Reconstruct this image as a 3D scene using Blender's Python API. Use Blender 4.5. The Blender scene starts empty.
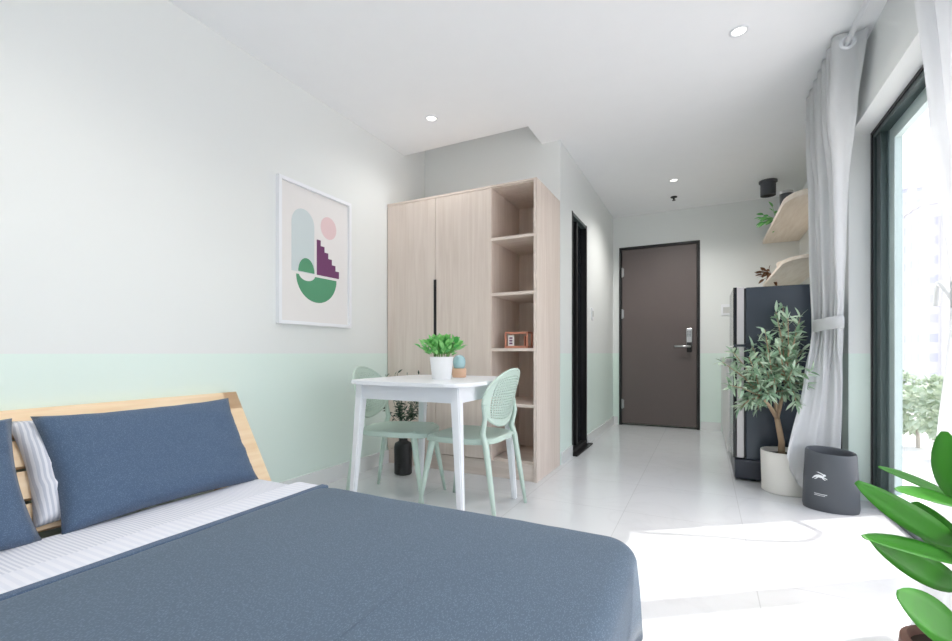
import bpy, bmesh, math, random
from mathutils import Vector, Matrix, noise
R = math.radians
PI = math.pi
S = bpy.context.scene
C = S.collection

# ---------------------------------------------------------------- camera
EYE = 0.92; YAW = R(26.7); FPX = 455.0
cam_d = bpy.data.cameras.new('camera'); cam = bpy.data.objects.new('camera', cam_d); C.objects.link(cam)
cam.location = (0, 0, EYE); cam.rotation_euler = (R(90), 0, YAW)
cam_d.sensor_width = 36; cam_d.lens = 36*FPX/952; cam_d.shift_y = (353-320.5)/952; cam_d.clip_start = .05
S.camera = cam
# ---------------------------------------------------------------- light
w = bpy.data.worlds.new('sky'); S.world = w; w.use_nodes = True
wn = w.node_tree.nodes; wl = w.node_tree.links
bg = wn['Background']
sky = wn.new('ShaderNodeTexSky'); sky.sky_type = 'NISHITA'; sky.sun_disc = False
sky.sun_elevation = R(52.5); sky.sun_rotation = R(54); sky.air_density = 1.0; sky.dust_density = 4.0; sky.ozone_density = 1.0
wmix = wn.new('ShaderNodeMixRGB'); wmix.inputs[0].default_value = 0.85; wmix.inputs[2].default_value = (.88, .885, .90, 1)
wl.new(sky.outputs[0], wmix.inputs[1]); wl.new(wmix.outputs[0], bg.inputs[0])
bg.inputs[1].default_value = 1.45
sd = bpy.data.lights.new('sun', 'SUN'); sd.energy = 2.7; sd.angle = R(.6); sd.color = (1, .975, .94)
sun = bpy.data.objects.new('sun', sd); C.objects.link(sun)
el = R(52.5)
sdir = Vector((-.812*math.cos(el), -.584*math.cos(el), -math.sin(el)))
sun.rotation_euler = sdir.to_track_quat('-Z', 'Y').to_euler(); sun.location = (6, 6, 8)
vs = S.view_settings
vs.view_transform = 'Standard'; vs.look = 'None'; vs.gamma = 1; vs.use_curve_mapping = False
vs.exposure = 0.41
S.cycles.use_denoising = True
S.cycles.max_bounces = 14; S.cycles.diffuse_bounces = 10; S.cycles.glossy_bounces = 4
S.cycles.transparent_max_bounces = 16; S.cycles.sample_clamp_indirect = 8
S.cycles.caustics_reflective = False; S.cycles.caustics_refractive = False

# ---------------------------------------------------------------- materials
def srgb(r, g, b):
    f = lambda c: (c/12.92 if c <= .04045 else ((c+.055)/1.055)**2.4)
    return (f(r/255), f(g/255), f(b/255), 1)
def newmat(name):
    m = bpy.data.materials.new(name); m.use_nodes = True
    return m, m.node_tree.nodes, m.node_tree.links, m.node_tree.nodes['Principled BSDF']
def mat(name, col, rough=.6, metal=0, var=0, scale=8, bump=0, bscale=200, spec=.5, sheen=0):
    m, n, l, b = newmat(name)
    b.inputs['Base Color'].default_value = col; b.inputs['Roughness'].default_value = rough
    b.inputs['Metallic'].default_value = metal; b.inputs['Specular IOR Level'].default_value = spec
    if sheen: b.inputs['Sheen Weight'].default_value = sheen
    tc = n.new('ShaderNodeTexCoord')
    nz = n.new('ShaderNodeTexNoise'); nz.inputs['Scale'].default_value = scale; nz.inputs['Detail'].default_value = 4
    l.new(tc.outputs['Object'], nz.inputs['Vector'])
    mx = n.new('ShaderNodeMixRGB'); mx.inputs[1].default_value = col
    mx.inputs[2].default_value = tuple(c*(1-max(var, .03)) for c in col[:3])+(1,)
    l.new(nz.outputs['Fac'], mx.inputs[0]); l.new(mx.outputs[0], b.inputs['Base Color'])
    if bump:
        n2 = n.new('ShaderNodeTexNoise'); n2.inputs['Scale'].default_value = bscale; l.new(tc.outputs['Object'], n2.inputs['Vector'])
        bp = n.new('ShaderNodeBump'); bp.inputs['Strength'].default_value = bump; bp.inputs['Distance'].default_value = .002
        l.new(n2.outputs['Fac'], bp.inputs['Height']); l.new(bp.outputs[0], b.inputs['Normal'])
    return m
def wood(name, c1, c2, sc=(40, 40, 2.0), rough=.55):
    m, n, l, b = newmat(name)
    b.inputs['Roughness'].default_value = rough
    tc = n.new('ShaderNodeTexCoord'); mp = n.new('ShaderNodeMapping'); mp.inputs['Scale'].default_value = sc
    nz = n.new('ShaderNodeTexNoise'); nz.inputs['Scale'].default_value = 1; nz.inputs['Detail'].default_value = 6; nz.inputs['Distortion'].default_value = .6
    n3 = n.new('ShaderNodeTexNoise'); n3.inputs['Scale'].default_value = .18; n3.inputs['Detail'].default_value = 2
    cr = n.new('ShaderNodeValToRGB'); cr.color_ramp.elements[0].position = .3; cr.color_ramp.elements[1].position = .7
    cr.color_ramp.elements[0].color = c1; cr.color_ramp.elements[1].color = c2
    ad = n.new('ShaderNodeMath'); ad.operation = 'ADD'; ml = n.new('ShaderNodeMath'); ml.operation = 'MULTIPLY_ADD'
    ml.inputs[1].default_value = .6; ml.inputs[2].default_value = -.3
    l.new(tc.outputs['Object'], mp.inputs[0]); l.new(mp.outputs[0], nz.inputs['Vector']); l.new(mp.outputs[0], n3.inputs['Vector'])
    l.new(n3.outputs['Fac'], ml.inputs[0]); l.new(nz.outputs['Fac'], ad.inputs[0]); l.new(ml.outputs[0], ad.inputs[1])
    l.new(ad.outputs[0], cr.inputs[0]); l.new(cr.outputs[0], b.inputs['Base Color'])
    return m
def stripes(name, c1, c2, axis, per, rough=.85, duty=.5):
    m, n, l, b = newmat(name); b.inputs['Roughness'].default_value = rough
    tc = n.new('ShaderNodeTexCoord'); sp = n.new('ShaderNodeSeparateXYZ'); l.new(tc.outputs['Object'], sp.inputs[0])
    a = n.new('ShaderNodeMath'); a.operation = 'MULTIPLY'; a.inputs[1].default_value = 1/per; l.new(sp.outputs[axis], a.inputs[0])
    f = n.new('ShaderNodeMath'); f.operation = 'FRACT'; l.new(a.outputs[0], f.inputs[0])
    g = n.new('ShaderNodeMath'); g.operation = 'GREATER_THAN'; g.inputs[1].default_value = duty; l.new(f.outputs[0], g.inputs[0])
    mx = n.new('ShaderNodeMixRGB'); mx.inputs[1].default_value = c1; mx.inputs[2].default_value = c2
    l.new(g.outputs[0], mx.inputs[0]); l.new(mx.outputs[0], b.inputs['Base Color'])
    return m
def navy(name, sx, sy, base, light):
    # dark blue cotton with a fine pale dashed weave
    m, n, l, b = newmat(name); b.inputs['Roughness'].default_value = .9; b.inputs['Sheen Weight'].default_value = .15
    tc = n.new('ShaderNodeTexCoord'); mp = n.new('ShaderNodeMapping'); mp.inputs['Scale'].default_value = (sx, sy, sx)
    vo = n.new('ShaderNodeTexVoronoi'); vo.inputs['Scale'].default_value = 1
    l.new(tc.outputs['Object'], mp.inputs[0]); l.new(mp.outputs[0], vo.inputs['Vector'])
    cr = n.new('ShaderNodeValToRGB'); cr.color_ramp.elements[0].position = .22; cr.color_ramp.elements[1].position = .42
    cr.color_ramp.elements[0].color = light; cr.color_ramp.elements[1].color = base
    l.new(vo.outputs['Distance'], cr.inputs[0]); l.new(cr.outputs[0], b.inputs['Base Color'])
    return m

def paint():
    # white paint over a pale mint dado painted up to eye height
    m, n, l, b = newmat('wall_paint'); b.inputs['Roughness'].default_value = .55
    g = n.new('ShaderNodeNewGeometry'); sp = n.new('ShaderNodeSeparateXYZ'); l.new(g.outputs['Position'], sp.inputs[0])
    gt = n.new('ShaderNodeMath'); gt.operation = 'GREATER_THAN'; gt.inputs[1].default_value = .917; l.new(sp.outputs['Z'], gt.inputs[0])
    mx = n.new('ShaderNodeMixRGB'); mx.inputs[1].default_value = srgb(221, 236, 229); mx.inputs[2].default_value = srgb(226, 229, 228)
    l.new(gt.outputs[0], mx.inputs[0]); l.new(mx.outputs[0], b.inputs['Base Color'])
    nz = n.new('ShaderNodeTexNoise'); nz.inputs['Scale'].default_value = 90; l.new(g.outputs['Position'], nz.inputs['Vector'])
    bp = n.new('ShaderNodeBump'); bp.inputs['Strength'].default_value = .05; bp.inputs['Distance'].default_value = .002
    l.new(nz.outputs['Fac'], bp.inputs['Height']); l.new(bp.outputs[0], b.inputs['Normal'])
    return m
def marble():
    m, n, l, b = newmat('marble_tile'); b.inputs['Roughness'].default_value = .16
    g = n.new('ShaderNodeNewGeometry'); mp = n.new('ShaderNodeMapping'); mp.inputs['Location'].default_value = (-.18, .25, 0)
    l.new(g.outputs['Position'], mp.inputs[0])
    br = n.new('ShaderNodeTexBrick'); br.offset = 0; br.inputs['Scale'].default_value = 1
    br.inputs['Brick Width'].default_value = .6; br.inputs['Row Height'].default_value = .6; br.inputs['Mortar Size'].default_value = .0018
    br.inputs['Mortar Smooth'].default_value = .1
    br.inputs['Color1'].default_value = (1, 1, 1, 1); br.inputs['Color2'].default_value = (.97, .97, .97, 1); br.inputs['Mortar'].default_value = (.78, .78, .78, 1)
    l.new(mp.outputs[0], br.inputs['Vector'])
    nz = n.new('ShaderNodeTexNoise'); nz.inputs['Scale'].default_value = 1.6; nz.inputs['Detail'].default_value = 8; nz.inputs['Distortion'].default_value = 1.8
    l.new(g.outputs['Position'], nz.inputs['Vector'])
    cr = n.new('ShaderNodeValToRGB'); e = cr.color_ramp.elements
    e[0].position = .46; e[0].color = srgb(216, 218, 221); e[1].position = .54; e[1].color = srgb(216, 218, 221)
    k = e.new(.5); k.color = srgb(213, 215, 218)
    l.new(nz.outputs['Fac'], cr.inputs[0])
    mx = n.new('ShaderNodeMixRGB'); mx.blend_type = 'MULTIPLY'; mx.inputs[0].default_value = 1
    l.new(cr.outputs[0], mx.inputs[1]); l.new(br.outputs['Color'], mx.inputs[2]); l.new(mx.outputs[0], b.inputs['Base Color'])
    return m
def glass(name, tint=(1, 1, 1, 1), fac=.06):
    m = bpy.data.materials.new(name); m.use_nodes = True; n = m.node_tree.nodes; l = m.node_tree.links
    n.remove(n['Principled BSDF']); out = n['Material Output']
    t = n.new('ShaderNodeBsdfTransparent'); t.inputs[0].default_value = tint
    g = n.new('ShaderNodeBsdfGlossy'); g.inputs['Roughness'].default_value = .02
    lw = n.new('ShaderNodeLayerWeight'); pw = n.new('ShaderNodeMath'); pw.operation = 'POWER'; pw.inputs[1].default_value = 4
    fr = n.new('ShaderNodeMath'); fr.operation = 'MULTIPLY_ADD'; fr.inputs[1].default_value = .3; fr.inputs[2].default_value = .02
    l.new(lw.outputs['Facing'], pw.inputs[0]); l.new(pw.outputs[0], fr.inputs[0])
    mx = n.new('ShaderNodeMixShader'); l.new(fr.outputs[0], mx.inputs[0])
    l.new(t.outputs[0], mx.inputs[1]); l.new(g.outputs[0], mx.inputs[2]); l.new(mx.outputs[0], out.inputs[0])
    return m
def leafmat(name, c1, c2, rough=.45, trans=.25):
    m, n, l, b = newmat(name); b.inputs['Roughness'].default_value = rough
    g = n.new('ShaderNodeNewGeometry')
    mx = n.new('ShaderNodeMixRGB'); mx.inputs[1].default_value = c1; mx.inputs[2].default_value = c2
    l.new(g.outputs['Random Per Island'], mx.inputs[0]); l.new(mx.outputs[0], b.inputs['Base Color'])
    tr = n.new('ShaderNodeBsdfTranslucent'); l.new(mx.outputs[0], tr.inputs[0])
    ms = n.new('ShaderNodeMixShader'); ms.inputs[0].default_value = trans
    l.new(b.outputs[0], ms.inputs[1]); l.new(tr.outputs[0], ms.inputs[2]); l.new(ms.outputs[0], n['Material Output'].inputs[0])
    return m
def emit(name, col, s):
    m, n, l, b = newmat(name); b.inputs['Base Color'].default_value = col
    b.inputs['Emission Color'].default_value = col; b.inputs['Emission Strength'].default_value = s
    return m
def building_mat():
    m, n, l, b = newmat('far_facade'); b.inputs['Roughness'].default_value = .9
    tc = n.new('ShaderNodeTexCoord'); mp = n.new('ShaderNodeMapping'); mp.inputs['Scale'].default_value = (1, 1, 1)
    br = n.new('ShaderNodeTexBrick'); br.offset = 0
    sp = n.new('ShaderNodeSeparateXYZ'); cb = n.new('ShaderNodeCombineXYZ'); ad = n.new('ShaderNodeMath'); ad.operation = 'ADD'
    l.new(tc.outputs['Object'], sp.inputs[0]); l.new(sp.outputs[0], ad.inputs[0]); l.new(sp.outputs[1], ad.inputs[1])
    l.new(ad.outputs[0], cb.inputs[0]); l.new(sp.outputs[2], cb.inputs[1]); l.new(cb.outputs[0], br.inputs['Vector'])
    br.inputs['Scale'].default_value = 1; br.inputs['Brick Width'].default_value = 2.6; br.inputs['Row Height'].default_value = 2.9
    br.inputs['Mortar Size'].default_value = .85
    br.inputs['Color1'].default_value = srgb(196, 197, 212); br.inputs['Color2'].default_value = srgb(208, 206, 216); br.inputs['Mortar'].default_value = srgb(222, 220, 226)  # window and wall tones pale, haze put into the colour
    l.new(br.outputs['Color'], b.inputs['Base Color'])
    return m

M = {}
M['wall'] = paint()
M['ceil'] = mat('ceiling_paint', srgb(244, 245, 247), .7)
M['floor'] = marble()
M['skirt'] = mat('skirting_tile', srgb(226, 228, 228), .25)
M['oak'] = wood('pale_oak', srgb(212, 197, 186), srgb(224, 211, 201))
M['oakh'] = wood('pale_oak_flat', srgb(212, 197, 186), srgb(224, 211, 201), (3, 40, 40))
M['pine'] = wood('pine', srgb(232, 200, 160), srgb(243, 219, 186), (30, 3, 30), .5)
M['white'] = mat('white_lacquer', srgb(236, 238, 242), .35)
M['mint'] = mat('mint_plastic', srgb(194, 213, 202), .4)
M['alu'] = mat('green_grey_aluminium', srgb(72, 86, 86), .4, .3)
M['alud'] = mat('dark_gasket', srgb(44, 40, 44), .5)
M['alul'] = mat('pale_teal_aluminium', srgb(196, 212, 210), .4, .0)
M['glass'] = glass('window_glass')
M['black'] = mat('black_gloss', srgb(14, 17, 24), .12)
M['blackm'] = mat('black_matt', srgb(24, 24, 26), .45)
M['door'] = mat('brown_grey_door', srgb(98, 88, 86), .45, 0, .06, 3)
M['steel'] = mat('brushed_steel', srgb(190, 190, 192), .28, 1)
M['fridge'] = mat('slate_fridge_side', srgb(58, 66, 76), .22, .2)
M['fridged'] = mat('fridge_base', srgb(40, 44, 56), .3)
M['silver'] = mat('silver_door_edge', srgb(200, 197, 198), .35, .3)
M['curtain'] = mat('grey_linen_curtain', srgb(238, 239, 240), .9, 0, .03, 5, .2, 300)
_n = M['curtain'].node_tree.nodes; _l = M['curtain'].node_tree.links
_t = _n.new('ShaderNodeBsdfTranslucent'); _t.inputs[0].default_value = srgb(238, 239, 240); _m = _n.new('ShaderNodeMixShader'); _m.inputs[0].default_value = .12
_l.new(_n['Principled BSDF'].outputs[0], _m.inputs[1]); _l.new(_t.outputs[0], _m.inputs[2]); _l.new(_m.outputs[0], _n['Material Output'].inputs[0])
M['sheet'] = stripes('striped_sheet', srgb(236, 236, 242), srgb(214, 216, 226), 1, .013)
M['sheetp'] = stripes('striped_pillowcase', srgb(230, 230, 236), srgb(200, 203, 214), 1, .013)
M['fold'] = stripes('folded_cotton', srgb(236, 236, 243), srgb(228, 229, 238), 1, .026)
M['duvet'] = navy('navy_duvet_cotton', 300, 130, srgb(74, 92, 110), srgb(98, 116, 134))
M['pil'] = navy('navy_pillow_cotton', 240, 240, srgb(72, 92, 118), srgb(98, 118, 142))
M['potw'] = mat('white_ceramic', srgb(236, 236, 238), .35)
M['potc'] = mat('off_white_pot', srgb(226, 224, 218), .6)
M['bin'] = mat('dark_grey_plastic', srgb(78, 82, 88), .5)
M['bind'] = mat('bin_shade', srgb(22, 22, 26), .6)
M['ink'] = mat('white_print', srgb(235, 238, 240), .6)
M['soil'] = mat('soil', srgb(60, 46, 36), .95, 0, .4, 60)
M['bark'] = mat('olive_bark', srgb(176, 150, 122), .8, 0, .3, 30, .4, 80)
M['olive'] = leafmat('olive_leaves', srgb(104, 142, 108), srgb(196, 214, 190), .5, .15)
M['herb'] = leafmat('bright_green_leaves', srgb(70, 165, 78), srgb(160, 222, 140), .4, .25)
M['fig'] = leafmat('fiddle_leaves', srgb(70, 150, 50), srgb(104, 186, 70), .38, .4)
M['darkleaf'] = leafmat('dark_leaves', srgb(30, 52, 38), srgb(70, 98, 78), .5, .1)
M['stemb'] = mat('brown_stem', srgb(128, 92, 80), .7, 0, .3, 40)
M['stemg'] = mat('green_stem', srgb(110, 160, 80), .5)
M['copper'] = mat('rose_copper_wire', srgb(206, 140, 118), .35, .4)
M['paper'] = mat('white_card', srgb(236, 232, 228), .7)
M['artpaper'] = mat('art_paper', srgb(230, 228, 227), .8)
M['artblue'] = mat('print_pale_blue', srgb(203, 214, 216), .8)
M['artpink'] = mat('print_pink', srgb(226, 200, 202), .8)
M['artplum'] = mat('print_plum', srgb(112, 62, 104), .8)
M['artgreen'] = mat('print_green', srgb(88, 152, 116), .8)
M['lamp'] = emit('lamp_glow', (1, .97, .9, 1), 1.6)
M['cab'] = mat('cabinet_white', srgb(230, 231, 229), .4)
M['counter'] = mat('counter_stone', srgb(196, 197, 195), .3)
M['shelf'] = wood('shelf_birch', srgb(220, 207, 192), srgb(234, 224, 212), (30, 3, 30))
M['canister'] = mat('dark_grey_lamp', srgb(78, 80, 86), .5)
M['basket'] = mat('dried_brown', srgb(130, 92, 66), .9, 0, .5, 40)
M['peach'] = mat('peach_wax', srgb(232, 190, 160), .5)
M['aqua'] = mat('pale_blue_glass', srgb(170, 205, 212), .15)
M['blg'] = building_mat()
M['pave'] = mat('pale_paving', srgb(226, 223, 220), .9, 0, .1, .5)
M['tree'] = leafmat('street_tree', srgb(170, 184, 160), srgb(206, 216, 196), .9, .1)  # distance haze put into the pale leaf colours
M['trunk'] = mat('trunk', srgb(180, 170, 160), .9)  # street tree trunk, kept pale with the haze in its colour
M['cable'] = mat('cable_rubber', srgb(200, 200, 200), .6)

# ---------------------------------------------------------------- helpers
def finish(bm, smooth):
    bmesh.ops.recalc_face_normals(bm, faces=bm.faces)
    if smooth:
        for f in bm.faces: f.smooth = True
def tag(o, label=None, cat=None, group=None, kind=None):
    if label: o['label'] = label
    if cat: o['category'] = cat
    if group: o['group'] = group
    if kind: o['kind'] = kind
    return o
def thing(name, loc, label, cat, group=None):
    o = bpy.data.objects.new(name, None); C.objects.link(o); o.empty_display_size = .1
    o.location = loc
    return tag(o, label, cat, group)
def world_of(p):
    v = Vector((0, 0, 0))
    while p is not None: v += p.location; p = p.parent
    return v
def obj(name, bm, m, parent=None, smooth=False, loc=None, recalc=True, auto=False):
    """bm in world coordinates (unrotated); origin goes to parent origin, or to loc."""
    off = world_of(parent) if parent is not None else Vector(loc or (0, 0, 0))
    bmesh.ops.translate(bm, verts=bm.verts, vec=-off)
    if recalc: bmesh.ops.recalc_face_normals(bm, faces=bm.faces)
    if smooth:
        for f in bm.faces: f.smooth = True
    me = bpy.data.meshes.new(name); bm.to_mesh(me); bm.free()
    for mm in (m if isinstance(m, list) else [m]): me.materials.append(mm)
    if auto:
        me.set_sharp_from_angle(angle=R(40))
    o = bpy.data.objects.new(name, me); C.objects.link(o)
    if parent is not None: o.parent = parent
    else: o.location = off
    return o
def struct(name, bm, m, parent=None, **k):
    o = obj(name, bm, m, parent, **k)
    if parent is None: o['kind'] = 'structure'
    return o
def BM(): return bmesh.new()
def box(bm, x0, x1, y0, y1, z0, z1, bev=0, seg=2, mi=0):
    ret = bmesh.ops.create_cube(bm, size=1)
    vs_ = ret['verts']
    for v in vs_:
        v.co = Vector(((x0+x1)/2+v.co.x*(x1-x0), (y0+y1)/2+v.co.y*(y1-y0), (z0+z1)/2+v.co.z*(z1-z0)))
    fs = set(f for v in vs_ for f in v.link_faces)
    for f in fs: f.material_index = mi
    if bev:
        es = list(set(e for v in vs_ for e in v.link_edges))
        bmesh.ops.bevel(bm, geom=es, offset=bev, segments=seg, affect='EDGES', profile=.5)
    return bm
def boxp(name, dims, m, parent=None, bev=0, **k):
    b = BM(); box(b, *dims, bev=bev); return obj(name, b, m, parent, **k)
def frame_from(d):
    d = d.normalized(); a = Vector((0, 0, 1)) if abs(d.z) < .95 else Vector((1, 0, 0))
    u = d.cross(a).normalized(); v = d.cross(u).normalized(); return u, v
def tube(bm, pts, rad, seg=10, cap=True, ell=1.0):
    pts = [Vector(p) for p in pts]
    rads = rad if isinstance(rad, (list, tuple)) else [rad]*len(pts)
    rings = []; u0 = None
    for i, p in enumerate(pts):
        d = (pts[min(i+1, len(pts)-1)]-pts[max(i-1, 0)])
        if u0 is None: u, v = frame_from(d)
        else:
            dn = d.normalized(); u = (u0-dn*u0.dot(dn)).normalized(); v = dn.cross(u)
        u0 = u
        rings.append([bm.verts.new(p+(u*math.cos(2*PI*k/seg)*rads[i]+v*math.sin(2*PI*k/seg)*rads[i]*ell)) for k in range(seg)])
    for a, b in zip(rings, rings[1:]):
        for k in range(seg): bm.faces.new((a[k], a[(k+1) % seg], b[(k+1) % seg], b[k]))
    if cap: bm.faces.new(rings[0][::-1]); bm.faces.new(rings[-1])
    return bm
def lathe(bm, cx, cy, prof, seg=32, sx=1, sy=1, rot=0, capb=True, capt=False):
    rings = []
    for r, z in prof:
        ring = []
        for k in range(seg):
            a = 2*PI*k/seg; x = r*sx*math.cos(a); y = r*sy*math.sin(a)
            ring.append(bm.verts.new((cx+x*math.cos(rot)-y*math.sin(rot), cy+x*math.sin(rot)+y*math.cos(rot), z)))
        rings.append(ring)
    for a, b in zip(rings, rings[1:]):
        for k in range(seg): bm.faces.new((a[k], a[(k+1) % seg], b[(k+1) % seg], b[k]))
    if capb: bm.faces.new(rings[0][::-1])
    if capt: bm.faces.new(rings[-1])
    return bm
def rrect(x0, x1, y0, y1, r, n=8):
    pts = []
    for cx, cy, a0 in ((x1-r, y1-r, 0), (x0+r, y1-r, 90), (x0+r, y0+r, 180), (x1-r, y0+r, 270)):
        for k in range(n+1):
            a = R(a0+90*k/n); pts.append((cx+r*math.cos(a), cy+r*math.sin(a)))
    return pts
def slab(bm, pts, z0, z1, bev=0):
    vb = [bm.verts.new((x, y, z0)) for x, y in pts]; vt = [bm.verts.new((x, y, z1)) for x, y in pts]
    n = len(pts); side = []
    for k in range(n): bm.faces.new((vb[k], vb[(k+1) % n], vt[(k+1) % n], vt[k]))
    fb = bm.faces.new(vb[::-1]); ft = bm.faces.new(vt)
    if bev:
        es = list(ft.edges)+list(fb.edges)
        bmesh.ops.bevel(bm, geom=es, offset=bev, segments=2, affect='EDGES')
    return bm
def dup(root, loc, rz, label, group=None):
    r = root.copy(); C.objects.link(r); r.location = loc; r.rotation_euler = (0, 0, rz); tag(r, label, None, group)
    for ch in list(root.children):
        c = ch.copy(); C.objects.link(c); c.parent = r
        for g in list(ch.children):
            d = g.copy(); C.objects.link(d); d.parent = c
    return r
CR = Vector((math.cos(YAW), math.sin(YAW), 0)); CD = Vector((-math.sin(YAW), math.cos(YAW), 0))
def P(px, py, dep):
    """point of the place seen along a direction at a given distance"""
    return CD*dep + CR*((px-476)/FPX*dep) + Vector((0, 0, EYE+(353-py)/FPX*dep))
def leaf(bm, base, d, up, L, W, bend=.3, fold=.25, n=5, shape=None):
    d = Vector(d).normalized(); up = Vector(up); s = d.cross(up)
    if s.length < 1e-4: s = d.cross(Vector((1, .2, 0)))
    s.normalize(); up = s.cross(d).normalized()
    rows = []
    for i in range(n+1):
        t = i/n
        wv = W*(shape(t) if shape else math.sin(PI*(t**.85))**.8 if 0 < t < 1 else 0)
        wv = max(wv, W*.04)
        c = Vector(base)+d*(L*t)-up*(bend*L*t*t)
        rows.append([bm.verts.new(c-s*wv/2+up*fold*wv/2), bm.verts.new(c), bm.verts.new(c+s*wv/2+up*fold*wv/2)])
    for a, b in zip(rows, rows[1:]):
        bm.faces.new((a[0], a[1], b[1], b[0])); bm.faces.new((a[1], a[2], b[2], b[1]))

rnd = random.Random(7)
XL = -2.38; YB = 3.65; XI = -1.06; YF = 6.07; XR = .81; XK = .93; H = 2.67; YN = -1.5; YP = 3.62; WT = 2.28

# ================================================================ SETTING
b = BM(); box(b, XL-.15, 1.02, YN-.15, YF+.15, -.2, 0); struct('floor', b, M['floor'])
b = BM(); NX, NY, HN = -1.22, 3.32, 2.98
box(b, XL-.15, 1.05, YN-.15, NY, H, H+.1); box(b, NX, 1.05, NY, YF+.15, H, H+.1); box(b, XL-.15, XI, NY, YB+.1, HN, HN+.1)
box(b, XL-.15, XI, NY-.1, NY-.001, H+.1, HN); box(b, NX+.001, NX+.1, NY, YB+.1, H+.1, HN)
struct('ceiling', b, M['ceil'])
b = BM(); box(b, XL-.15, XL, YN-.15, NY, 0, H); box(b, XL-.15, XL, NY, YB+.1, 0, HN); struct('wall_left', b, M['wall'])
b = BM(); box(b, XL, XI-.10, YB, YB+.1, 0, H); box(b, XL, NX, YB, YB+.1, H, HN); struct('wall_behind_wardrobe', b, M['wall'])
b = BM()
DY0, DY1, DT = 4.01, 4.58, 2.19
box(b, XI-.1, XI, YB, DY0, 0, H); box(b, XI-.1, XI, DY1, YF, 0, H); box(b, XI-.1, XI, DY0, DY1, DT, H)
struct('wall_inner', b, M['wall'])
b = BM(); box(b, XI-.1, -.985, YF, YF+.15, 0, H); box(b, -.052, 1.05, YF, YF+.15, 0, H); box(b, -.985, -.052, YF, YF+.15, 2.27, H)
box(b, -.985, -.052, YF+.1, YF+.15, 0, 2.27)  # backing added behind the entrance door to stop light leaking under it
struct('wall_back', b, M['wall'])
b = BM(); box(b, XL-.15, 1.05, YN-.15, YN, 0, H); struct('wall_front', b, M['wall'])
b = BM()
box(b, XR, 1.05, YN, YP, WT, H)            # over the window
box(b, XR, 1.05, YN, -1.2, 0, WT)
box(b, XR, 1.05, YP, 3.77, 0, H)           # pier
box(b, XK, 1.05, 3.77, YF, 0, H)
struct('wall_right', b, M['wall'])
b = BM(); box(b, XL, XL+.012, YN, YB, 0, .11); struct('baseboard_left', b, M['skirt'])
b = BM(); box(b, XI, XI+.01, YB+.02, DY0-.005, 0, .1); box(b, XI, XI+.01, DY1+.005, YF, 0, .1); struct('baseboard_inner', b, M['skirt'])
b = BM(); box(b, XI+.01, -1.0, YF-.01, YF, 0, .1); box(b, -.045, .17, YF-.01, YF, 0, .1); struct('baseboard_back', b, M['skirt'])
# small bathroom behind the inner wall
b = BM(); box(b, XI-1.3, XI-1.25, DY0-.2, DY1+.5, 0, H); box(b, XI-1.3, XI-.1, DY0-.25, DY0-.2, 0, H); box(b, XI-1.3, XI-.1, DY1+.5, DY1+.55, 0, H)
struct('wall_bathroom', b, M['wall'])
b = BM(); box(b, XI-.1, XI+.004, DY0, DY0+.035, .0, DT); box(b, XI-.1, XI+.004, DY1-.035, DY1, 0, DT)
box(b, XI-.1, XI+.004, DY0, DY1, 0, .05); d2 = struct('door_2', b, M['blackm'])
b = BM(); box(b, XI-.07, XI-.045, DY0+.035, DY1-.035, .05, DT-.03); struct('door_panel', b, M['black'], d2)
b = BM(); box(b, XI-.085, XI-.02, DY0+.25, DY0+.29, .05, DT-.03); struct('door_stile', b, M['blackm'], d2)
b = BM(); box(b, XI-.1, XI-.0, DY0+.035, DY1-.035, DT-.03, DT); struct('door_head', b, M['alu'], d2)
b = BM(); box(b, XI-.02, XI+.05, DY0, DY1+.06, 0, .012); struct('trim_1', b, M['blackm'])
# entrance door
b = BM(); box(b, -.985, -.955, YF-.012, YF+.1, 0, 2.27); box(b, -.082, -.052, YF-.012, YF+.1, 0, 2.27); box(b, -.955, -.082, YF-.012, YF+.1, 2.24, 2.27)
d1 = struct('door_1', b, M['blackm'])
b = BM(); box(b, -.952, -.085, YF+.0, YF+.05, .02, 2.237, bev=.004); struct('door_panel', b, M['door'], d1)
for z in (.27, 1.42, 1.95):
    b = BM(); tube(b, [(-.945, YF-.018, z-.06), (-.945, YF-.018, z+.06)], .011, 10); box(b, -.945, -.925, YF-.02, YF-.008, z-.05, z+.05); struct('hinge', b, M['steel'], d1)
b = BM(); box(b, -.20, -.135, YF-.028, YF, 1.00, 1.22, bev=.008); dh = struct('door_lock_plate', b, M['steel'], d1)
b = BM(); box(b, -.195, -.14, YF-.034, YF-.026, .93, 1.05, bev=.006); struct('lock_body', b, M['blackm'], d1)
b = BM(); tube(b, [(-.16, YF-.03, 1.0), (-.16, YF-.075, 1.0), (-.175, YF-.085, 1.0), (-.33, YF-.085, 1.0)], .013, 12); struct('door_handle', b, M['steel'], d1, smooth=True)
b = BM()
for k in range(3):
    for j in range(4): box(b, -.19+k*.016, -.182+k*.016, YF-.031, YF-.027, 1.12+j*.018, 1.13+j*.018)
struct('keypad', b, M['blackm'], d1)

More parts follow.
